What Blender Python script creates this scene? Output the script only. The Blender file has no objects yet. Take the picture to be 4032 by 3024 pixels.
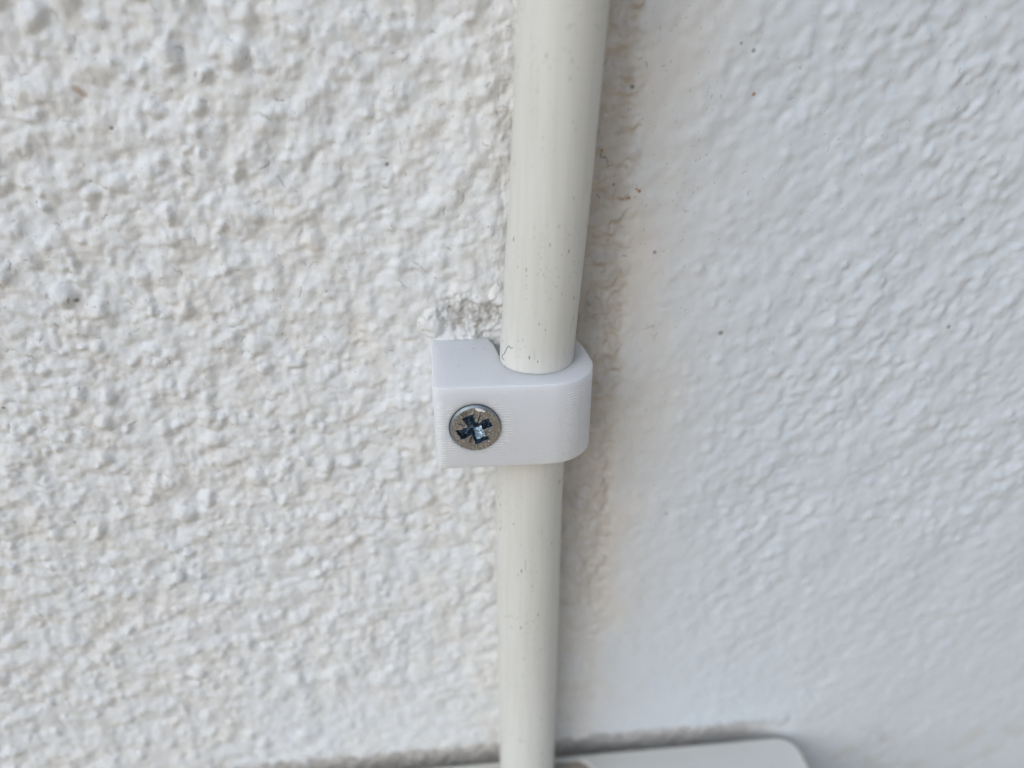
import bpy, bmesh, math, random
import numpy as np
from mathutils import Vector, Matrix

MM = 0.001
R = math.radians
sc = bpy.context.scene
col = sc.collection
random.seed(7)
rng = np.random.default_rng(11)

# ------------------------------------------------------------------ camera
cam_d = bpy.data.cameras.new('camera')
cam = bpy.data.objects.new('camera', cam_d)
col.objects.link(cam)
cam.location = (-10.79*MM, -117.07*MM, 57.82*MM)
cam.rotation_euler = (R(90-27.6), 0, R(-5.6))
cam_d.sensor_width = 36
cam_d.lens = 27.03
cam_d.clip_start = 0.002
cam_d.clip_end = 2000
cam_d.dof.use_dof = True
cam_d.dof.focus_distance = 0.1195
cam_d.dof.aperture_fstop = 27.03/3.1
sc.camera = cam

# ------------------------------------------------------------------ light
SUN_EL, SUN_AZ = 33.0, -131.0        # azimuth from +X axis, seen from above; the wall faces -Y
world = bpy.data.worlds.new('World')
sc.world = world
world.use_nodes = True
wn, wl = world.node_tree.nodes, world.node_tree.links
wn.clear()
wo = wn.new('ShaderNodeOutputWorld')
bg = wn.new('ShaderNodeBackground')
sky = wn.new('ShaderNodeTexSky')
sky.sky_type = 'NISHITA'
sky.sun_disc = False
sky.sun_elevation = R(SUN_EL)
sky.sun_rotation = R(90 - (SUN_AZ))
sky.air_density = 1.0
sky.dust_density = 3.0
tc = wn.new('ShaderNodeTexCoord')
sep = wn.new('ShaderNodeSeparateXYZ')
wl.new(tc.outputs['Generated'], sep.inputs[0])
# added warm fill in the world colour, below the horizon and low on the right
mr = wn.new('ShaderNodeMapRange'); mr.interpolation_type = 'SMOOTHSTEP'
ma = wn.new('ShaderNodeMath'); ma.operation = 'MULTIPLY_ADD'      # z - 0.45*x : the warm fill reaches higher on the right
ma.inputs[1].default_value = -0.55
wl.new(sep.outputs['X'], ma.inputs[0]); wl.new(sep.outputs['Z'], ma.inputs[2])
wl.new(ma.outputs[0], mr.inputs['Value'])
mr.inputs['From Min'].default_value = -0.15
mr.inputs['From Max'].default_value = 0.25
mx = wn.new('ShaderNodeMix'); mx.data_type = 'RGBA'
wl.new(mr.outputs[0], mx.inputs['Factor'])
mx.inputs[6].default_value = (2.72, 2.42, 1.95, 1)
wl.new(sky.outputs[0], mx.inputs[7])
wl.new(mx.outputs[2], bg.inputs['Color'])
bg.inputs['Strength'].default_value = 0.12
wl.new(bg.outputs[0], wo.inputs['Surface'])

sun_d = bpy.data.lights.new('sun', 'SUN')
sun_d.energy = 1.40
sun_d.angle = R(66)
sun_d.color = (0.42, 0.70, 1.0)
sun = bpy.data.objects.new('sun', sun_d)
col.objects.link(sun)
sd = Vector((math.cos(R(SUN_EL))*math.cos(R(SUN_AZ)), math.cos(R(SUN_EL))*math.sin(R(SUN_AZ)), math.sin(R(SUN_EL))))
sun.rotation_euler = sd.to_track_quat('Z', 'Y').to_euler()

sc.view_settings.view_transform = 'Standard'
sc.view_settings.look = 'None'
sc.view_settings.exposure = -0.19
sc.view_settings.gamma = 1.0
sc.view_settings.use_curve_mapping = False

# ------------------------------------------------------------------ helpers
def tag(o, label, cat, group=None, kind=None):
    o['label'] = label
    o['category'] = cat
    if group: o['group'] = group
    if kind: o['kind'] = kind
    return o

def link(name, me, mat=None, parent=None, smooth=True):
    o = bpy.data.objects.new(name, me)
    col.objects.link(o)
    if mat is not None:
        for m in (mat if isinstance(mat, (list, tuple)) else [mat]):
            me.materials.append(m)
    if parent is not None: o.parent = parent
    if smooth:
        me.polygons.foreach_set('use_smooth', np.ones(len(me.polygons), dtype=bool))
    return o

def empty(name, loc):
    o = bpy.data.objects.new(name, None)
    o.empty_display_size = 0.005
    o.location = loc
    col.objects.link(o)
    return o

def grid_mesh(name, P, nu, nv, keep=None):
    """P: (nv*nu,3) points in metres, row-major; quads; keep: bool per quad"""
    idx = np.arange(nu*nv).reshape(nv, nu)
    q = np.stack([idx[:-1, :-1], idx[:-1, 1:], idx[1:, 1:], idx[1:, :-1]], -1).reshape(-1, 4)
    if keep is not None:
        q = q[keep]
        used = np.unique(q)
        remap = np.full(nu*nv, -1, dtype=np.int64); remap[used] = np.arange(len(used))
        q = remap[q]; P = P[used]
    else:
        used = None
    me = bpy.data.meshes.new(name)
    me.vertices.add(len(P)); me.vertices.foreach_set('co', P.astype(np.float32).ravel())
    me.loops.add(len(q)*4); me.loops.foreach_set('vertex_index', q.astype(np.int32).ravel())
    me.polygons.add(len(q)); me.polygons.foreach_set('loop_start', np.arange(0, len(q)*4, 4, dtype=np.int32))
    me.update(calc_edges=True); me.validate()
    return me, used

def attr(me, name, vals):
    a = me.attributes.new(name, 'FLOAT', 'POINT')
    a.data.foreach_set('value', vals.astype(np.float32).ravel())

def hash2(ix, iy, seed):
    h = (ix.astype(np.int64)*374761393 + iy.astype(np.int64)*668265263 + seed*974711) & 0xffffffff
    h = ((h ^ (h >> 13))*1274126177) & 0xffffffff
    h = (h ^ (h >> 16)) & 0xffffff
    return h.astype(np.float32)/16777216.0

def gnoise(x, y, seed=0):
    """2-D gradient noise, about -0.7..0.7"""
    xi = np.floor(x); yi = np.floor(y); fx = (x-xi).astype(np.float32); fy = (y-yi).astype(np.float32)
    u = fx*fx*fx*(fx*(fx*6-15)+10); v = fy*fy*fy*(fy*(fy*6-15)+10)
    def g(dx, dy):
        a = hash2(xi+dx, yi+dy, seed)*6.2831853
        return np.cos(a)*(fx-dx)+np.sin(a)*(fy-dy)
    a = g(0, 0); b = g(1, 0); c = g(0, 1); d = g(1, 1)
    return (a*(1-u)+b*u)*(1-v)+(c*(1-u)+d*u)*v

def fbm(x, y, oct=4, seed=0, gain=.5, lac=2.03):
    s = 0; a = 1.0
    for k in range(oct):
        s = s + a*gnoise(x, y, seed+k*17); a *= gain; x = x*lac+3.7; y = y*lac+1.3
    return s

def sstep(a, b, x):
    t = np.clip((x-a)/(b-a), 0, 1); return t*t*(3-2*t)

class NT:
    def __init__(s, name):
        s.m = bpy.data.materials.new(name); s.m.use_nodes = True
        s.n = s.m.node_tree.nodes; s.l = s.m.node_tree.links
        s.b = s.n['Principled BSDF']
    def node(s, t, **kw):
        n = s.n.new(t)
        for k, v in kw.items(): setattr(n, k, v)
        return n
    def link(s, a, b): s.l.new(a, b)
    def val(s, sock, v):
        if hasattr(v, 'is_output') or hasattr(v, 'links'): s.l.new(v, sock)
        else: sock.default_value = v
    def math(s, op, a, b=0.0, c=None, clamp=False):
        n = s.node('ShaderNodeMath', operation=op); n.use_clamp = clamp
        s.val(n.inputs[0], a); s.val(n.inputs[1], b)
        if c is not None: s.val(n.inputs[2], c)
        return n.outputs[0]
    def mix(s, f, a, b):
        n = s.node('ShaderNodeMix', data_type='RGBA')
        s.val(n.inputs[0], f); s.val(n.inputs[6], a); s.val(n.inputs[7], b)
        return n.outputs[2]
    def noise(s, vec, scale, detail=3, rough=.5):
        n = s.node('ShaderNodeTexNoise'); s.link(vec, n.inputs['Vector'])
        n.inputs['Scale'].default_value = scale; n.inputs['Detail'].default_value = detail
        n.inputs['Roughness'].default_value = rough
        return n.outputs['Fac']
    def voro(s, vec, scale, out='Distance', feature='F1'):
        n = s.node('ShaderNodeTexVoronoi', feature=feature); s.link(vec, n.inputs['Vector'])
        n.inputs['Scale'].default_value = scale
        return n
    def obj_mm(s, sx=1, sy=1, sz=1):
        t = s.node('ShaderNodeTexCoord'); m = s.node('ShaderNodeVectorMath', operation='MULTIPLY')
        s.link(t.outputs['Object'], m.inputs[0]); m.inputs[1].default_value = (1000*sx, 1000*sy, 1000*sz)
        return m.outputs[0]
    def attr(s, name):
        n = s.node('ShaderNodeAttribute'); n.attribute_name = name; return n.outputs['Fac']
    def ramp(s, v, a, b, to0=0., to1=1.):
        n = s.node('ShaderNodeMapRange'); s.val(n.inputs[0], v)
        n.inputs[1].default_value = a; n.inputs[2].default_value = b
        n.inputs[3].default_value = to0; n.inputs[4].default_value = to1
        return n.outputs[0]
    def bump(s, h, dist, strength=1.0, normal=None):
        n = s.node('ShaderNodeBump'); s.link(h, n.inputs['Height'])
        n.inputs['Distance'].default_value = dist; n.inputs['Strength'].default_value = strength
        if normal is not None: s.link(normal, n.inputs['Normal'])
        return n.outputs[0]

def specks(t, vec, scale, size, share):
    """sparse dark flecks: small discs in a random share of Voronoi cells"""
    v = t.voro(vec, scale)
    sepn = t.node('ShaderNodeSeparateColor'); t.link(v.outputs['Color'], sepn.inputs[0])
    pick = t.math('LESS_THAN', sepn.outputs[0], share)
    rad = t.math('MULTIPLY', sepn.outputs[1], size)
    near = t.math('LESS_THAN', v.outputs['Distance'], rad)
    return t.math('MULTIPLY', pick, near)

# ------------------------------------------------------------------ materials
def mat_wall():
    t = NT('painted_stucco')
    P = t.obj_mm()
    crack, speck, stain_shade, rust, patch = (t.attr(k) for k in ('crack', 'speck', 'stain_shade', 'rust', 'patch'))
    big = t.noise(P, .035, 3)
    med = t.noise(P, .35, 4)
    c = t.mix(t.ramp(big, .35, .65), (.79, .79, .78, 1), (.775, .785, .79, 1))
    c = t.mix(t.math('MULTIPLY', t.ramp(med, .46, .68), .30), c, (.74, .685, .60, 1))
    c = t.mix(t.math('MULTIPLY', t.ramp(t.noise(P, .11, 4), .50, .66), .40), c, (.76, .71, .64, 1))
    c = t.mix(t.attr('right'), c, (.645, .685, .725, 1))  # greyer right coat, with the dimmer, bluer light there tinted in
    c = t.mix(t.attr('cream'), c, (.735, .68, .61, 1))
    c = t.mix(stain_shade, c, (.58, .52, .45, 1))
    c = t.mix(patch, c, (.43, .40, .36, 1))
    c = t.mix(t.math('MULTIPLY', speck, .8, clamp=True), c, (.16, .14, .12, 1))
    c = t.mix(t.math('MULTIPLY', crack, .75, clamp=True), c, (.09, .085, .08, 1))
    c = t.mix(rust, c, (.36, .16, .04, 1))
    t.link(c, t.b.inputs['Base Color'])
    t.b.inputs['Roughness'].default_value = .62
    t.b.inputs['Specular IOR Level'].default_value = .35
    f1 = t.noise(P, 2.2, 4, .6)
    f2 = t.noise(P, .9, 3, .5)
    h = t.math('ADD', f1, t.math('MULTIPLY', f2, 1.2))
    h = t.math('MULTIPLY', h, t.math('SUBTRACT', 1.0, t.math('MULTIPLY', t.attr('right'), .75)))
    t.link(t.bump(h, .00008, .8), t.b.inputs['Normal'])
    return t.m

def mat_pipe():
    t = NT('cream_pvc')
    P = t.obj_mm(); Ps = t.obj_mm(1, 1, .06); Pl = t.obj_mm(1, 1, .35)
    n1 = t.noise(P, .05, 2); n2 = t.noise(Ps, 1.1, 3)
    c = t.mix(n1, (.735, .725, .675, 1), (.70, .69, .64, 1))
    c = t.mix(t.math('MULTIPLY', t.ramp(n2, .45, .7), .35), c, (.63, .60, .52, 1))
    dirt = t.ramp(t.noise(P, .10, 2), .42, .60)                       # dirt comes in patches
    s1 = t.math('MULTIPLY', specks(t, Pl, 1.9, .24, .40), dirt)
    s2 = specks(t, Pl, .9, .13, .34)
    s3 = t.math('MULTIPLY', specks(t, P, 2.6, .36, .30), dirt)
    s = t.math('ADD', t.math('ADD', t.math('MULTIPLY', s1, .5), t.math('MULTIPLY', s2, .75)), t.math('MULTIPLY', s3, .4), clamp=True)
    c = t.mix(s, c, (.13, .115, .10, 1))
    streak = t.math('MULTIPLY', t.ramp(t.noise(Ps, 2.6, 2), .66, .74), t.ramp(t.noise(P, .16, 2), .5, .62))
    c = t.mix(t.math('MULTIPLY', streak, .6), c, (.22, .20, .17, 1))
    t.link(c, t.b.inputs['Base Color'])
    t.b.inputs['Roughness'].default_value = .42
    t.b.inputs['Specular IOR Level'].default_value = .4
    t.b.inputs['Subsurface Weight'].default_value = .25
    t.b.inputs['Subsurface Radius'].default_value = (1, .9, .7)
    t.b.inputs['Subsurface Scale'].default_value = .0012
    t.link(t.bump(t.math('ADD', n2, t.math('MULTIPLY', t.noise(P, 2.5, 3), .4)), .00006, .6), t.b.inputs['Normal'])
    return t.m

def mat_clip():
    t = NT('translucent_printed_plastic')
    P = t.obj_mm()
    sp = t.node('ShaderNodeSeparateXYZ'); t.link(P, sp.inputs[0])
    x, y, z = sp.outputs
    # distance to the screw axis (clip's own coordinates)
    dx = t.math('SUBTRACT', x, -6.6); dz = t.math('SUBTRACT', z, -1.9)
    r = t.math('SQRT', t.math('ADD', t.math('MULTIPLY', dx, dx), t.math('MULTIPLY', dz, dz)))
    side = t.math('ABSOLUTE', t.math('DIVIDE', dx, r))
    ring = t.math('MULTIPLY', t.math('MULTIPLY', t.ramp(r, 4.0, 4.3), t.ramp(r, 6.2, 4.9)), t.ramp(side, .35, .8))
    ring = t.math('MULTIPLY', ring, t.ramp(x, -11.0, -10.6))
    nzz = t.noise(P, .9, 2)
    xb = t.math('ADD', x, t.math('MULTIPLY', nzz, .5))
    zlo = t.ramp(z, 3.9, 3.1)
    colA = t.math('MULTIPLY', t.ramp(xb, 6.9, 7.9), t.ramp(xb, 9.9, 9.6)); colB = t.math('MULTIPLY', t.math('MULTIPLY', t.ramp(xb, 9.9, 10.1), t.ramp(xb, 11.3, 10.6)), .55)
    right = t.math('MULTIPLY', t.math('ADD', colA, colB), zlo)
    left = t.math('MULTIPLY', t.math('MULTIPLY', t.ramp(xb, -12.1, -11.9), t.ramp(xb, -10.6, -11.2)), t.ramp(z, 3.0, 2.2))
    mask = t.math('MAXIMUM', t.math('MAXIMUM', ring, right), t.math('MULTIPLY', left, .8))
    wob = t.math('ADD', t.math('MULTIPLY', t.noise(P, .5, 2), 1.2), t.math('MULTIPLY', x, -.6))
    ph = t.math('ADD', t.math('MULTIPLY', z, 2*math.pi/.44), wob)
    w = t.math('ADD', t.math('MULTIPLY', t.math('SINE', ph), .5), .5)
    w3 = t.math('POWER', w, 3.0)
    gap = t.ramp(t.noise(P, 1.6, 2), .36, .48)
    line = t.math('MULTIPLY', t.math('MULTIPLY', w3, mask), t.math('ADD', t.math('MULTIPLY', gap, .6), .4))
    big = t.noise(P, .12, 2)
    c = t.mix(big, (.71, .72, .745, 1), (.735, .735, .745, 1))
    c = t.mix(t.math('MULTIPLY', line, 1.0), c, (.97, .97, .97, 1))     # glints on the layer ridges, painted white into the colour
    s1 = specks(t, P, 1.15, .16, .22); s2 = specks(t, P, 2.4, .22, .12)
    s = t.math('ADD', t.math('MULTIPLY', s1, .75), t.math('MULTIPLY', s2, .35), clamp=True)
    c = t.mix(s, c, (.14, .12, .12, 1))
    s3 = specks(t, P, .9, .2, .10)
    c = t.mix(t.math('MULTIPLY', s3, .6), c, (.9, .91, .92, 1))
    t.link(c, t.b.inputs['Base Color'])
    t.b.inputs['Roughness'].default_value = .38
    t.b.inputs['Specular IOR Level'].default_value = .35
    t.b.inputs['Subsurface Weight'].default_value = .8
    t.b.inputs['Subsurface Radius'].default_value = (1, 1, 1.1)
    t.b.inputs['Subsurface Scale'].default_value = .0035
    lay = t.math('MULTIPLY', w, t.math('ADD', t.math('MULTIPLY', mask, .6), .08))
    grain = t.math('MULTIPLY', t.noise(t.obj_mm(1, 1, 4), .8, 3), .5)
    t.link(t.bump(t.math('ADD', lay, grain), .00010, .9), t.b.inputs['Normal'])
    return t.m

def mat_steel(kind):
    t = NT(kind)
    P = t.obj_mm()
    if kind == 'worn_steel':
        n = t.noise(P, 4.0, 4, .7)
        v = t.noise(t.obj_mm(3, 3, 1.0), 1.5, 4, .7)
        m = t.math('MULTIPLY', n, v)
        c = t.mix(t.ramp(m, .20, .33), (.20, .18, .155, 1), (.56, .52, .46, 1))
        c = t.mix(t.ramp(t.noise(P, .5, 2), .5, .68), c, (.30, .27, .235, 1))
        g = t.noise(t.obj_mm(9, 9, 2.2), 1.5, 2)
        c = t.mix(t.math('MULTIPLY', t.ramp(g, .64, .70), .8), c, (.85, .76, .64, 1))
        t.link(c, t.b.inputs['Base Color'])
        t.b.inputs['Metallic'].default_value = .65
        t.b.inputs['Roughness'].default_value = .50
        t.link(t.bump(t.math('ADD', n, v), .00010, 1.0), t.b.inputs['Normal'])
    else:
        n = t.noise(P, 1.6, 3, .6)
        c = t.mix(t.ramp(n, .4, .65), (.09, .12, .15, 1), (.25, .32, .39, 1))
        t.link(c, t.b.inputs['Base Color'])
        t.b.inputs['Metallic'].default_value = .95
        t.b.inputs['Roughness'].default_value = .26
        t.link(t.bump(t.noise(P, 2.2, 3), .00009, .9), t.b.inputs['Normal'])
    return t.m

def mat_plain(name, c, rough=.5, c2=None, sss=0):
    t = NT(name)
    P = t.obj_mm()
    t.link(t.mix(t.noise(P, .12, 4), (*c, 1), (*(c2 or tuple(v*.94 for v in c)), 1)), t.b.inputs['Base Color'])
    t.b.inputs['Roughness'].default_value = rough
    t.link(t.bump(t.noise(P, 1.2, 3), .00004, .5), t.b.inputs['Normal'])
    return t.m

M_wall = mat_wall(); M_pipe = mat_pipe(); M_clip = mat_clip()
M_steel = mat_steel('worn_steel'); M_zinc = mat_steel('zinc_plating')
M_rim = mat_plain('dull_zinc_edge', (.17, .20, .225), .45, (.36, .40, .42))
M_rim.node_tree.nodes['Principled BSDF'].inputs['Metallic'].default_value = .6
M_box = mat_plain('white_box_plastic', (.70, .685, .64), .45)
M_lip = mat_plain('cream_box_lip', (.74, .72, .66), .5)
M_recess = mat_plain('beige_box_recess', (.38, .32, .26), .55)
M_paint = mat_plain('white_paint', (.74, .75, .74), .6)
M_dark = mat_plain('dark_grime', (.07, .065, .06), .8)

# ------------------------------------------------------------------ wall
def axis(lo, hi, step, far, grow=1.06):
    a = list(np.arange(lo, hi+step/2, step))
    s = step
    while a[-1] < far:
        s *= grow; a.append(a[-1]+s)
    s = step; b = []
    v = a[0]
    while v > -far:
        s *= grow; v -= s; b.append(v)
    return np.array(b[::-1]+a)

GX = axis(-117, 142, .165, 450)
GZ = axis(-127, 66, .165, 450)
X, Z = np.meshgrid(GX, GZ)
X = X.astype(np.float64); Z = Z.astype(np.float64)
H = np.zeros(X.shape, np.float32)                    # height of the plaster towards the room, mm
crack = np.zeros_like(H); speck = np.zeros_like(H)

right = sstep(16, 23, X + 2.5*gnoise(X*.09, Z*.09, 3))           # 1 on the trowelled side
rough = 1-right

def blur(A, sg):
    k = np.exp(-.5*(np.arange(-5, 6)/sg)**2); k /= k.sum()
    B = sum(w*np.roll(A, i-5, 0) for i, w in enumerate(k))
    return sum(w*np.roll(B, i-5, 1) for i, w in enumerate(k)).astype(np.float32)

def window(cx, cz, rad):
    i0, i1 = np.searchsorted(GX, [cx-rad, cx+rad]); j0, j1 = np.searchsorted(GZ, [cz-rad, cz+rad])
    return slice(j0, j1), slice(i0, i1)

WX = X + .55*fbm(X*.55, Z*.55, 3, 21); WZ = Z + .55*fbm(X*.55+9, Z*.55+5, 3, 29)

blobs = []
def blob_layer(n, r0, r1, h0, h1, region, seed, ex=1.0, power=.5):
    L = np.zeros_like(H)
    g = np.random.default_rng(seed)
    x0, x1 = region
    cx = g.uniform(x0, x1, n); cz = g.uniform(-127, 66, n)
    rr = r0*(r1/r0)**(g.random(n)**1.6); hh = (h0+(h1-h0)*g.random(n))*(rr/r1)**.6
    asp = g.uniform(.62, 1.0, n); an = g.uniform(0, math.pi, n)
    for k in range(n):
        r = rr[k]; w = window(cx[k], cz[k], r*1.35+.6)
        if w[0].stop <= w[0].start or w[1].stop <= w[1].start: continue
        dx = WX[w]-cx[k]; dz = WZ[w]-cz[k]; ca, sa = math.cos(an[k]), math.sin(an[k])
        u = (dx*ca+dz*sa)/r; v = (-dx*sa+dz*ca)/(r*asp[k])
        d = np.clip(1-(u*u+v*v), 0, None)
        p = hh[k]*(d**power)*(d > 0)
        L[w] = np.maximum(L[w], p)
        blobs.append((cx[k], cz[k], r, hh[k]))
    return L

# the rough side: coarse undulation, thrown grains of several sizes, grit
H_l = .6*fbm(X*.06, Z*.055, 2, 5) + .85*fbm(X*.26, Z*.24, 3, 41) + .13*fbm(X*1.0, Z*1.0, 3, 43)
big = blob_layer(2000, .6, 2.3, .40, 1.2, (-117, 19), 101, power=.9)
nb_big = list(blobs)
mid = blob_layer(5000, .4, 1.0, .20, .50, (-117, 19), 102, power=.9)
sml = blob_layer(9000, .26, .55, .10, .24, (-117, 18), 103, power=.8)
patchy = .55+.75*sstep(-.25, .3, fbm(X*.07, Z*.07, 2, 77))
nearpipe = 1-.55*sstep(-38, -14, X)                  # the grains are fewer and flatter towards the pipe
H_l = H_l + (big*nearpipe + .8*mid*patchy*(.6+.4*nearpipe))*1.0 + sml*.8
pits = np.clip(gnoise(X*.5+4, Z*.5, 61)-.33, 0, 1); H_l = H_l - 1.6*pits
H_l = blur(H_l, 1.45)

# the trowelled side: brushed ridges running up to the right, soft paint
ang = R(50); U = X*math.cos(ang)+Z*math.sin(ang); V = -X*math.sin(ang)+Z*math.cos(ang)
V2 = V + .5*gnoise(U*.08, V*.15, 90)
pr = sstep(-.3, .35, fbm(X*.05, Z*.05, 2, 79))
H_r = .55*fbm(U*.05, V*.08, 2, 91) + .42*fbm(U*.30, V2*.36, 3, 93, .5)*(.6+.6*pr) + (.02+.02*pr)*(1-2*np.abs(gnoise(U*.42, V2*.60, 95))) + (.05+.06*pr)*fbm(U*.8, V2*1.2, 3, 97)
soft = blob_layer(2400, .55, 1.4, .15, .42, (24, 142), 104, power=1.1)
sof2 = blob_layer(8000, .35, .9, .08, .26, (20, 142), 105, power=1.2)
H_r = H_r + soft + sof2*(.4+.8*pr)
H_r = 1.15*blur(H_r, 2.1)
H = H_l*rough*(1-.5*sstep(-62, -92, Z)*sstep(-75, -30, X)) + H_r*right*(.50+.50*sstep(22, 50, X))*(1-.60*sstep(-30, -90, Z))

# a smooth hollow strip, browned by grime and painted pipe shade, along the right of the pipe
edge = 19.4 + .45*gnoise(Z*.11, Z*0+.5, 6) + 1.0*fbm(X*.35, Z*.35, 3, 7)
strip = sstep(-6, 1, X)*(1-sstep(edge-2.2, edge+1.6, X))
sz = sstep(-60, -20, Z)
crumb = blob_layer(420, .4, 1.5, .25, .85, (8, 19.5), 106, power=.8)*sstep(-68, -45, Z)
crumb = blur(crumb + .45*fbm(X*.45, Z*.45, 3, 107)*sstep(-80, -50, Z), 1.2)
H = H*(1-.20*strip) + 1.25*crumb*sstep(6, 9, X)*(1-sstep(edge-1.5, edge+2.5, X)) + strip*(.40*fbm(X*.20, Z*.15, 3, 8) + .28*fbm(X*.7, Z*.5, 3, 9)) - .6*strip*sstep(-25, 5, Z)
lip = np.exp(-((X-edge-1.5)/2.2)**2)*.12*sz; H = H + 0*lip
# knocked-out hollow above the clip
dd = np.sqrt(((X+6.2)/5.6)**2+((Z-8.6)/3.9)**2) + .75*fbm(X*.35, Z*.35, 3, 12)
hol = 1-sstep(.35, 1.25, dd)
H = H*(1-.55*hol) - .75*hol + .40*hol*fbm(X*.9, Z*.9, 3, 13)
# dabs of filler: left of the hollow, at the foot of the strip
for (bx, bz, br, bh) in [(-12.6, 8.0, 2.1, 1.2), (-1.6, 12.5, 1.6, .8), (11.4, 11.0, 1.9, 1.0), (11.6, -38, 2.2, .9), (12.5, -45, 2.5, .8)]:
    d = np.clip(1-((WX-bx)**2+((WZ-bz)/1.3)**2)/br**2, 0, None); H = H+bh*d**.7
# plaster broken away behind the upper edge of the box
gz = sstep(-96.0+0*X, -101.0, Z + 1.6*fbm(X*.40, Z*.25, 3, 31))*sstep(70, 56, X)*sstep(-75, -50, X)
H = H*(1-.2*gz) - 3.3*gz + .55*gz*fbm(X*.45, Z*.35, 3, 35)
# keep the plaster behind clip, pipe and box from poking through
behind = ((X > -12.2) & (X < 10.8) & (Z > -8.5) & (Z < 4.5)); H = np.where(behind, np.minimum(H, -.05), H)
H = np.where((np.abs(X-3.5) < 4) , np.minimum(H, .8), H)
H = np.minimum(H, 1.9)
H = H - .45
fade = (1-sstep(170, 330, np.abs(X)))*(1-sstep(150, 300, np.abs(Z))); H = H*fade

# hairline cracks: arcs round the grains and short wandering lines
def paint(px, pz, s, wid=.13):
    i = int(np.searchsorted(GX, px)); j = int(np.searchsorted(GZ, pz))
    if i < 2 or j < 2 or i > len(GX)-3 or j > len(GZ)-3: return
    for jj in (j-1, j):
        for ii in (i-1, i):
            d = math.hypot(GX[ii]-px, GZ[jj]-pz)
            crack[jj, ii] = max(crack[jj, ii], s*max(0, 1-(d/wid)**2*.6) if d < wid*1.25 else 0)
def walk(px, pz, a, n, s, curl=0, branch=.015):
    j = 0
    for k in range(n):
        t = k/max(1, n-1); fadeo = min(1, 4*t+.3, 4*(1-t)+.3)
        if random.random() > .14: paint(px, pz, s*fadeo*random.uniform(.55, 1.1))
        a += curl+random.gauss(0, .04); j = .75*j+random.gauss(0, .42)
        px += .075*math.cos(a+j); pz += .075*math.sin(a+j)
        if random.random() < branch: walk(px, pz, a+random.choice((-1, 1))*1.1, n//4, s*.7, 0, 0)
cand = [b for b in nb_big if b[3] > .35 and b[2] > .85]
random.shuffle(cand)
for (bx, bz, r, h) in cand[:620]:
    a0 = random.gauss(1.0, .9); rr = r*random.uniform(.95, 1.1); n = int(rr*random.uniform(.3, 1.0)/.075)
    sgn = random.choice((-1, 1))
    walk(bx+rr*math.cos(a0), bz+rr*math.sin(a0), a0+sgn*math.pi/2, n, random.uniform(.25, .8), sgn*.075/rr)
for k in range(900):
    px = random.uniform(-110, 30) if random.random() < .72 else random.uniform(20, 80)
    if px > 14 and random.random() < .45: continue
    if px > 14: pz = random.uniform(-15, 60)
    else: pz = random.uniform(-70, 60)
    n = int(random.choice((4, 6, 8, 12, 18, 30) if px < 12 else (3, 4, 5, 7, 10, 16)))
    walk(px, pz, random.gauss(.9 if px > 14 else 1.4, .9), n, random.uniform(.2, .7)*(1 if px < 12 else .75), 0)
for (px, pz, a, n, s) in [(-17.5, 16, -1.2, 34, .5), (-13.5, 8.8, 2.6, 16, .5), (23, 5.5, .15, 34, .5), (25, 3.5, 1.0, 22, .45), (-80, 6, .4, 36, .55), (-60, 14, -.4, 30, .5), (14.5, 34.8, -.9, 34, .9)]:
    walk(px, pz, a, n, s)
# grit specks
def dot(px, pz, r, s, A):
    w = window(px, pz, r+.2); d = np.hypot(X[w]-px, Z[w]-pz)
    A[w] = np.maximum(A[w], s*np.clip(1.4-d/r, 0, 1))
for k in range(3300):
    px = random.uniform(-112, 32) if random.random() < .75 else random.uniform(10, 110)
    pz = random.uniform(-95, 60)
    if px > 30 and random.random() < .4: continue
    dot(px, pz, random.uniform(.07, .14), random.uniform(.2, .7), speck)
for (px, pz, r) in [(-17.9, 33.8, .3), (-9.5, 10.7, .2), (-66.9, 14.2, .35), (36.9, 4.2, .42), (-55.9, 39.6, .3), (78.6, 3.6, .35), (24, 19, .3), (-83, -4, .3), (-78, -28, .25), (31, -34, .25), (18.5, 44.2, .3), (16.6, 30, .25), (36, 49, .3)]:
    dot(px, pz, r, 1.0, speck)
for k in range(7):
    t = k/6; dot(65.0+t*1.4, -98.8+t*2.6, .5, .5, speck)
rust = np.zeros_like(H)
for (px, pz, r) in [(20.65, 28.98, .30), (19.13, 27.83, .24), (14.4, 35.2, .22), (20.2, 29.3, .2), (37, 43, .28), (34, 50, .2), (-3, 24, .15)]:
    dot(px, pz, r, .9, rust)
for k in range(5): dot(-59.6+.25*k, 44.9-.22*k, .45, .55, rust)
H = H - .10*crack - .05*speck
stn = fbm(X*.10, Z*.06, 3, 51)
stain_shade = strip*sstep(2, 8, X)*(.88+.45*stn+.40*fbm(X*.42, Z*.30, 3, 52))*(.22+.78*sstep(-66, -14, Z))*(1-sstep(edge-1.2, edge+.6+2*sstep(40, 0, Z), X))  # strip tint: grime plus the pipe's soft shadow as colour
stain_shade = stain_shade + .16*sstep(.15, .5, fbm(X*.16+7, Z*.12, 3, 53))*sstep(60, 0, np.abs(X-5)) + .10*np.exp(-((X-24)/7)**2)*sstep(-60, 0, Z)
stain_shade = stain_shade + .55*gz + .30*sstep(17, 19.5, X)*np.exp(-np.clip(X-19, 0, None)/4.5)*(.8+.8*stn)*sstep(-70, -20, Z)  # shade painted into the gap above the box, and fading right of the strip
stain_shade = stain_shade + .35*sstep(.1, .4, gnoise(X*.16, Z*.2, 54))*sstep(-90, -112, Z)*sstep(60, 72, X)
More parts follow.
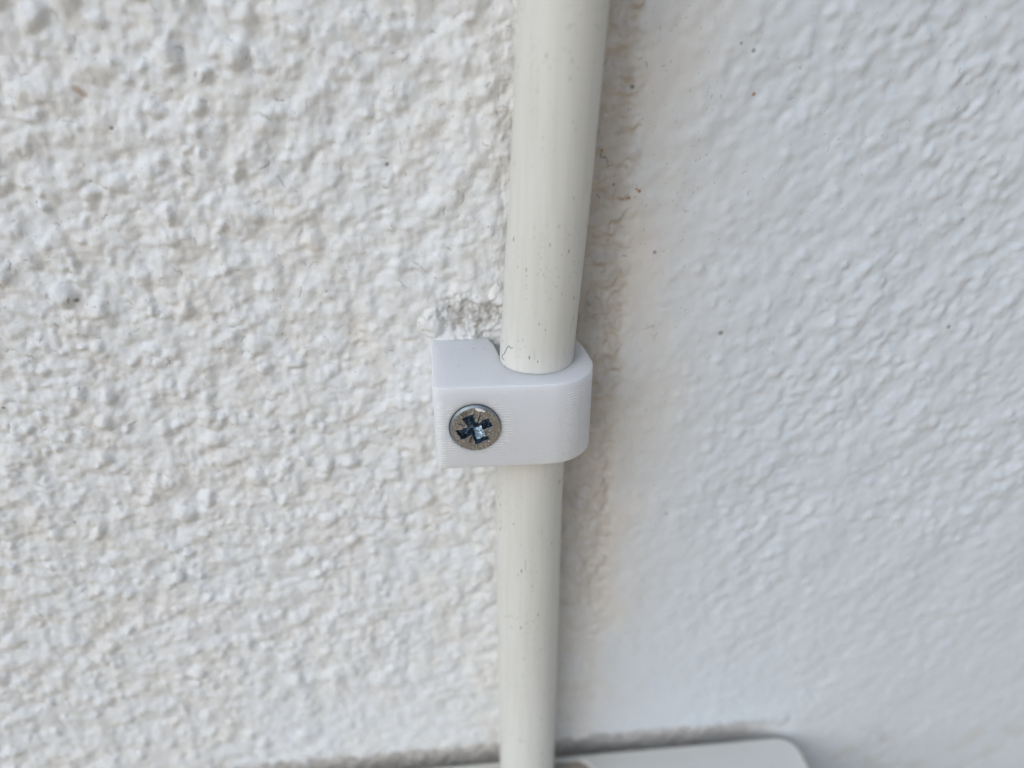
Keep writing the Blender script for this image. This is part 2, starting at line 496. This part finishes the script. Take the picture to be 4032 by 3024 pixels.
cream = np.clip(.85*np.exp(-((X-14)/14.)**2)*sstep(-105, -60, Z)*(.8+1.0*fbm(X*.08, Z*.05, 2, 66)), 0, 1)
patch = hol*(.35+.65*sstep(-.2, .2, fbm(X*.7, Z*.7, 3, 55)))*.95
patch = np.maximum(patch, .6*np.exp(-(((X-13.5)/2.2)**2+((Z-8)/5)**2)))

me, _ = grid_mesh('wall', np.stack([X.ravel(), -H.ravel(), Z.ravel()], -1)*MM, len(GX), len(GZ))
for nme, a in (('crack', crack), ('speck', speck), ('stain_shade', np.clip(stain_shade, 0, 1)), ('rust', rust), ('right', right*.8), ('cream', cream), ('patch', np.clip(patch, 0, 1))):
    attr(me, nme, a)
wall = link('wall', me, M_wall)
tag(wall, 'white painted wall, lumpy cracked stucco on the left and smoother brushed plaster on the right', 'wall')
del X, Z, H, H_l, H_r, WX, WZ, U, V, V2, big, mid, sml, soft, sof2, pits, strip, stain_shade, patch, crack, speck, rust, right, rough

# ------------------------------------------------------------------ pipe
pz = np.array([-140, -118, -95, -48, -17.5, 5, 33, 56, 80, 140])
px = np.array([3.4, 3.3, 3.2, 3.0, 2.95, 3.8, 5.45, 6.45, 7.4, 9.5])
py = np.array([-8.2, -8.2, -8.0, -7.6, -7.35, -7.7, -8.2, -8.7, -9.2, -10])
PR = 5.85
zs = np.arange(-118, 141, 1.0)
def smooth_interp(zq, a):
    v = np.interp(zq, pz, a)
    k = np.hanning(17); k /= k.sum()
    return np.convolve(np.pad(v, 8, mode='edge'), k, 'valid')
cxs, cys = smooth_interp(zs, px), smooth_interp(zs, py)
NS = 96
th = np.linspace(0, 2*math.pi, NS, endpoint=False)
base = np.array([3.0, -7.5, -100])
def tube(zsel, cxq, cyq, r, cap=True):
    bm = bmesh.new(); rings = []
    for z, cx, cy in zip(zsel, cxq, cyq):
        rings.append([bm.verts.new(((cx+r*math.cos(t)-base[0])*MM, (cy+r*math.sin(t)-base[1])*MM, (z-base[2])*MM)) for t in th])
    for a, b in zip(rings[:-1], rings[1:]):
        for k in range(NS):
            bm.faces.new((a[k], a[(k+1) % NS], b[(k+1) % NS], b[k]))
    if cap:
        bm.faces.new(rings[0][::-1]); bm.faces.new(rings[-1])
    return bm
def bm_to(name, bm, mat, parent=None, smooth=True):
    me = bpy.data.meshes.new(name); bm.normal_update(); bm.to_mesh(me); bm.free()
    return link(name, me, mat, parent, smooth)
pipe = empty('conduit_pipe', Vector(base)*MM)
tag(pipe, 'long cream plastic pipe running down the wall through the clip into the box', 'pipe')
bm_to('tube', tube(zs, cxs, cys, PR), M_pipe, pipe)

def on_pipe(angdeg, z, lift=.02):
    cx = float(np.interp(z, zs, cxs)); cy = float(np.interp(z, zs, cys)); a = R(angdeg)
    return Vector((cx+(PR+lift)*math.sin(a), cy-(PR+lift)*math.cos(a), z))
def thread(name, pts, r, mat, parent, off):
    """thin round thread through points (mm); radius r at every point, tapering at both ends"""
    bm = bmesh.new(); P = []
    for a, b in zip(pts[:-1], pts[1:]):
        for k in range(4): P.append(a.lerp(b, k/4))
    P.append(pts[-1]); rings = []
    for i, p in enumerate(P):
        d = (P[min(i+1, len(P)-1)]-P[max(i-1, 0)]).normalized()
        s = d.cross(Vector((0, 1, .01))).normalized(); u = s.cross(d)
        rr = r*min(1, .4+i*.3, .4+(len(P)-1-i)*.3)
        rings.append([bm.verts.new(((p+s*rr*math.cos(t)+u*rr*math.sin(t))-off)*MM) for t in np.linspace(0, 2*math.pi, 6, endpoint=False)])
    for a, b in zip(rings[:-1], rings[1:]):
        for k in range(6): bm.faces.new((a[k], a[(k+1) % 6], b[(k+1) % 6], b[k]))
    bm.faces.new(rings[0][::-1]); bm.faces.new(rings[-1])
    return bm_to(name, bm, mat, parent)
bv = Vector(base)
h = thread('hair', [on_pipe(a, z) for a, z in ((-47.8, 8.75), (-52, 8.45), (-57.5, 8.65), (-61, 8.1), (-64.5, 7.5), (-66.4, 7.0), (-71, 6.6), (-75, 6.2), (-71, 5.95), (-66, 5.8))], .042, M_dark, pipe, bv)
h['label'] = 'thin crooked dark hair stuck to the pipe just above the clip'

# ------------------------------------------------------------------ clip
CB = Vector((0, 0, -2.0))
def outline():
    pts = []
    def arc(cx, cy, r, a0, a1, n):
        for k in range(n+1):
            a = R(a0+(a1-a0)*k/n); pts.append((cx+r*math.cos(a), cy+r*math.sin(a)))
    pts.append((-12.7, 1.0))
    arc(-11.5, -15.8, 1.2, 180, 270, 8)                   # front left edge
    pts.append((-9, -17.02)); pts.append((-4, -17.1)); pts.append((0, -17.2))
    arc(4.9, -9.75, 7.5, 270, 360, 26)                    # rounded nose over the pipe
    pts.append((12.05, -5.0)); pts.append((11.45, -1.5)); pts.append((11.2, 1.0))
    pts.append((9.62, 1.0))
    arc(3.80, -7.70, 5.80, 6, -186, 44)                      # seat of the pipe, front half
    pts.append((-2.3, -4.0)); pts.append((-2.5, -2.6)); pts.append((-2.75, -1.5)); pts.append((-3.1, -.5)); pts.append((-3.2, 1.0))
    return pts
def make_clip():
    bm = bmesh.new(); o = outline()
    zl = [-9.1, 5.0]
    lo = [bm.verts.new(((x)*MM, y*MM, zl[0]*MM)) for x, y in o]
    hi = [bm.verts.new(((x)*MM, y*MM, zl[1]*MM)) for x, y in o]
    n = len(o)
    bm.faces.new(lo); bm.faces.new(hi[::-1])
    for k in range(n): bm.faces.new((lo[k], hi[k], hi[(k+1) % n], lo[(k+1) % n]))
    bmesh.ops.recalc_face_normals(bm, faces=bm.faces)
    me = bpy.data.meshes.new('body'); bm.to_mesh(me); bm.free()
    ob = bpy.data.objects.new('tmp_clip', me); col.objects.link(ob)
    # countersink and shank hole
    cb = bmesh.new()
    prof = [(-17.7, 4.10), (-17.05, 4.0), (-16.7, 3.95), (-14.5, 2.1), (-9, 2.1), (-9, 0)]
    rings = []
    for y, r in prof[:-1]:
        rings.append([cb.verts.new(((-6.6+r*math.cos(t))*MM, y*MM, (-1.9+r*1.03*math.sin(t))*MM)) for t in np.linspace(0, 2*math.pi, 64, endpoint=False)])
    for a, b in zip(rings[:-1], rings[1:]):
        for k in range(64): cb.faces.new((a[k], a[(k+1) % 64], b[(k+1) % 64], b[k]))
    cb.faces.new(rings[0]); cb.faces.new(rings[-1][::-1])
    bmesh.ops.recalc_face_normals(cb, faces=cb.faces)
    cm = bpy.data.meshes.new('cut'); cb.to_mesh(cm); cb.free()
    co = bpy.data.objects.new('tmp_cut', cm); col.objects.link(co)
    bv = ob.modifiers.new('v', 'BEVEL'); bv.width = .20*MM; bv.segments = 3; bv.limit_method = 'ANGLE'; bv.angle_limit = R(50)
    md = ob.modifiers.new('b', 'BOOLEAN'); md.object = co; md.operation = 'DIFFERENCE'; md.solver = 'EXACT'
    bpy.context.view_layer.update()
    dg = bpy.context.evaluated_depsgraph_get()
    res = bpy.data.meshes.new_from_object(ob.evaluated_get(dg))
    bpy.data.objects.remove(ob); bpy.data.objects.remove(co)
    res.name = 'pipe_clip'
    res.polygons.foreach_set('use_smooth', np.ones(len(res.polygons), dtype=bool))
    return res
clip_me = make_clip()
clip = link('pipe_clip', clip_me, M_clip)
clip_me.set_sharp_from_angle(angle=R(32))
tag(clip, 'translucent white printed plastic clip holding the pipe, with fine layer lines', 'pipe clip')

# ------------------------------------------------------------------ screw
SX, SY, SZ = -6.62, -17.22, -1.92
screw = empty('screw', Vector((SX, SY, SZ))*MM)
screw.rotation_euler = (R(2.0), 0, R(-3.0))
tag(screw, 'countersunk steel screw with a chewed up cross recess, set in the clip', 'screw')
NG = 230
g1 = np.linspace(-4.0, 4.0, NG)
U, V = np.meshgrid(g1, g1)
rad = np.hypot(U, V*.985)
def arm(ang, length, wid, seed):
    a = R(ang); s = U*math.cos(a)+V*math.sin(a); w = -U*math.sin(a)+V*math.cos(a)
    w = w + .16*gnoise(s*1.3+seed, s*0+seed, seed); length = length + .22*gnoise(w*1.6, w*0+seed, seed+5)
    ww = wid*(.80+.13*s)
    return np.minimum(np.minimum(ww-np.abs(w), length-s), s+.4)        # >0 inside
arms = [arm(25, 2.55, .74, 3), arm(115, 2.45, .84, 8), arm(206, 2.75, .80, 14), arm(295, 2.60, .98, 19)]
core = 1.15-rad
sd_ = np.maximum.reduce(arms+[core])
sd_ = sd_ + .05*fbm(U*1.8, V*1.8, 3, 5)
depth = np.clip(sd_/.16, 0, 1)                              # steep walls
floor = .8+1.5*np.clip(1-rad/2.5, 0, 1)
hgt = -depth*floor
inside = sd_ > .02
hgt += np.where(inside, .10*fbm(U*1.5, V*1.5, 3, 71), 0)
# burrs thrown up round the recess
burr = np.exp(-((sd_+.05)/.055)**2)*np.clip(.3+.9*fbm(U*.9, V*.9, 2, 23), 0, 1)*.30
hgt += np.where(inside, 0, burr)
# small driver marks between the arms
for a, r0, r1, w in ((161, 1.5, 2.7, .13), (252, 1.5, 2.95, .12), (272, 1.9, 2.9, .08), (342, 1.5, 2.7, .11), (70, 1.2, 2.6, .12), (335, 1.6, 2.3, .1), (128, 2.5, 3.3, .07), (120, 2.4, 3.4, .06), (113, 2.5, 3.4, .05)):
    aa = R(a); s = U*math.cos(aa)+V*math.sin(aa); q = -U*math.sin(aa)+V*math.cos(aa)
    m = np.clip(1-(q/w)**2, 0, 1)*sstep(r0, r0+.2, s)*sstep(r1, r1-.3, s); hgt -= np.where(inside, 0, .40*m)
    m2 = np.exp(-((q-w*1.3)/(.5*w))**2)*sstep(r0, r0+.2, s)*sstep(r1, r1-.3, s); hgt += np.where(inside, 0, .16*m2)
# worn dirt packed between upper arm and centre
fill = np.exp(-(((U-.25)/.75)**2+((V-.65)/.75)**2)); hgt = np.maximum(hgt, np.where(inside, -.75-1.0*(1-fill), -9))
hgt += .02*fbm(U*4, V*4, 2, 31) + .03*fbm(U*.7, V*.7, 2, 33)
# domed edge: chamfer wider at upper left
ru = 3.70+.07*gnoise(U*.5, V*.5, 44); ru = ru + .05*(U-V)
hgt -= np.clip(rad-ru, 0, None)*.85
P = np.stack([U.ravel(), -hgt.ravel(), V.ravel()], -1)*MM
def quadavg(A): return (A[:-1, :-1]+A[1:, :-1]+A[:-1, 1:]+A[1:, 1:])/4
qr = quadavg(rad); qs = quadavg(sd_); qru = quadavg(rad-ru)
disc = qr < 3.92
rec = disc & (qs > -.045)
rim = disc & ~rec & (qru > 0)
top = disc & ~rec & ~rim
me, _ = grid_mesh('head', P, NG, NG, top.ravel()); head = link('head', me, M_steel, screw)
me, _ = grid_mesh('cross_recess', P, NG, NG, rec.ravel()); rc = link('cross_recess', me, M_zinc, head)
me, _ = grid_mesh('rim', P, NG, NG, rim.ravel()); link('rim', me, M_rim, head)
# flat-cone body under the head, and shank
bm = bmesh.new(); rings = []
for y, r in ((.22, 3.88), (.5, 3.90), (2.6, 1.9), (12, 1.9)):
    rings.append([bm.verts.new((r*math.cos(t)*MM, y*MM, r*math.sin(t)*MM/.985)) for t in np.linspace(0, 2*math.pi, 72, endpoint=False)])
for a, b in zip(rings[:-1], rings[1:]):
    for k in range(72): bm.faces.new((a[k], b[k], b[(k+1) % 72], a[(k+1) % 72]))
bm.faces.new(rings[-1])
bmesh.ops.recalc_face_normals(bm, faces=bm.faces)
bm_to('shank', bm, M_zinc, screw)
# chips of white paint on the rim
def chip(cx, cz, rx, rz, ang, lift, seed):
    bm = bmesh.new(); g = random.Random(seed); top = []; bot = []
    n = 11; a0 = R(ang)
    for k in range(n):
        t = 2*math.pi*k/n; q = g.uniform(.6, 1.15); u = rx*q*math.cos(t); v = rz*q*math.sin(t)
        x = cx+u*math.cos(a0)-v*math.sin(a0); z = cz+u*math.sin(a0)+v*math.cos(a0)
        d = max(0, math.hypot(x, z)-3.35)*.75
        top.append(bm.verts.new((x*MM, (-lift*g.uniform(.8, 1.3)+d)*MM, z*MM))); bot.append(bm.verts.new((x*MM, (.06+d)*MM, z*MM)))
    bm.faces.new(top); bm.faces.new(bot[::-1])
    for k in range(n): bm.faces.new((top[k], bot[k], bot[(k+1) % n], top[(k+1) % n]))
    bmesh.ops.recalc_face_normals(bm, faces=bm.faces)
    o = bm_to('paint_chip', bm, M_paint, screw, False)
    return o
chip(.75, 3.35, .62, .30, -12, .16, 3); chip(1.35, 3.15, .38, .24, -35, .12, 4); chip(-.75, 3.5, .45, .16, 14, .08, 5)
chip(2.05, -2.35, .12, .10, 0, .08, 6); chip(-.5, -3.3, .07, .06, 0, .08, 9)

# ------------------------------------------------------------------ box under the pipe
BX0, BX1, BY0, BY1, BT = -61.5, 68.2, -52.0, -.45, -101.3
box = empty('junction_box', Vector((3.3, -26, BT-38))*MM)
tag(box, 'white plastic box with rounded corners at the foot of the pipe', 'box')
BO = Vector((3.3, -26, BT-38))
def rrect(x0, x1, y0, y1, r, n=10):
    p = []
    for cx, cy, a0 in ((x1-r, y1-r, 0), (x0+r, y1-r, 90), (x0+r, y0+r, 180), (x1-r, y0+r, 270)):
        for k in range(n+1):
            a = R(a0+90*k/n); p.append((cx+r*math.cos(a), cy+r*math.sin(a)))
    return p
def stack(name, layers, mat, parent, capb=True, capt=True):
    bm = bmesh.new(); rings = [[bm.verts.new((Vector((x, y, z))-BO)*MM) for x, y in pts] for pts, z in layers]
    for a, b in zip(rings[:-1], rings[1:]):
        n = len(a)
        for k in range(n): bm.faces.new((a[k], a[(k+1) % n], b[(k+1) % n], b[k]))
    if capb: bm.faces.new(rings[0][::-1])
    if capt: bm.faces.new(rings[-1])
    bmesh.ops.recalc_face_normals(bm, faces=bm.faces)
    o = bm_to(name, bm, mat, parent); o.data.set_sharp_from_angle(angle=R(40)); return o
def inset(d, r): return rrect(BX0+d, BX1-d, BY0+d, BY1-d, r-d)
# shell with a soft outer edge and a shallow raised lip round the top
slot_out = rrect(-12.6, 19.3, -24, -1.6, 4.2)
def shell():
    lay = [(inset(0, 5.0), BT-38), (inset(0, 5.0), BT-1.0), (inset(.12, 5.0), BT-.45), (inset(.5, 5.0), BT-.08), (inset(.9, 5.0), BT)]
    return stack('shell', lay, M_lip, box, True, False)
shell()
# top plate: ring between outline and recess, as a grid-free bridged face
def top_plate():
    bm = bmesh.new()
    o = [bm.verts.new((Vector((x, y, BT))-BO)*MM) for x, y in inset(.9, 5.0)]
    i1 = [bm.verts.new((Vector((x, y, BT-.06))-BO)*MM) for x, y in inset(1.7, 5.0)]
    s0 = [bm.verts.new((Vector((x, y, BT-.06))-BO)*MM) for x, y in slot_out]
    s1 = [bm.verts.new((Vector((x, y, BT-.5))-BO)*MM) for x, y in rrect(-12.2, 18.9, -23.6, -2.0, 3.8)]
    n = len(o)
    for k in range(n):
        k2 = (k+1) % n
        for a, b in ((o, i1), (i1, s0), (s0, s1)):
            f = bm.faces.new((a[k], a[k2], b[k2], b[k])); f.material_index = 0 if a is i1 else 1
    bmesh.ops.recalc_face_normals(bm, faces=bm.faces)
    me = bpy.data.meshes.new('lid'); bm.to_mesh(me); bm.free()
    o_ = link('lid', me, [M_box, M_lip], box, False)
    if me.polygons[0].normal.z < 0: me.flip_normals()
    return o_
top_plate()
stack('pipe_recess', [(rrect(-12.2, 18.9, -23.6, -2.0, 3.8), BT-.5), (rrect(-12.0, 18.7, -23.4, -2.2, 3.6), BT-2.2)], M_recess, box, True, False)
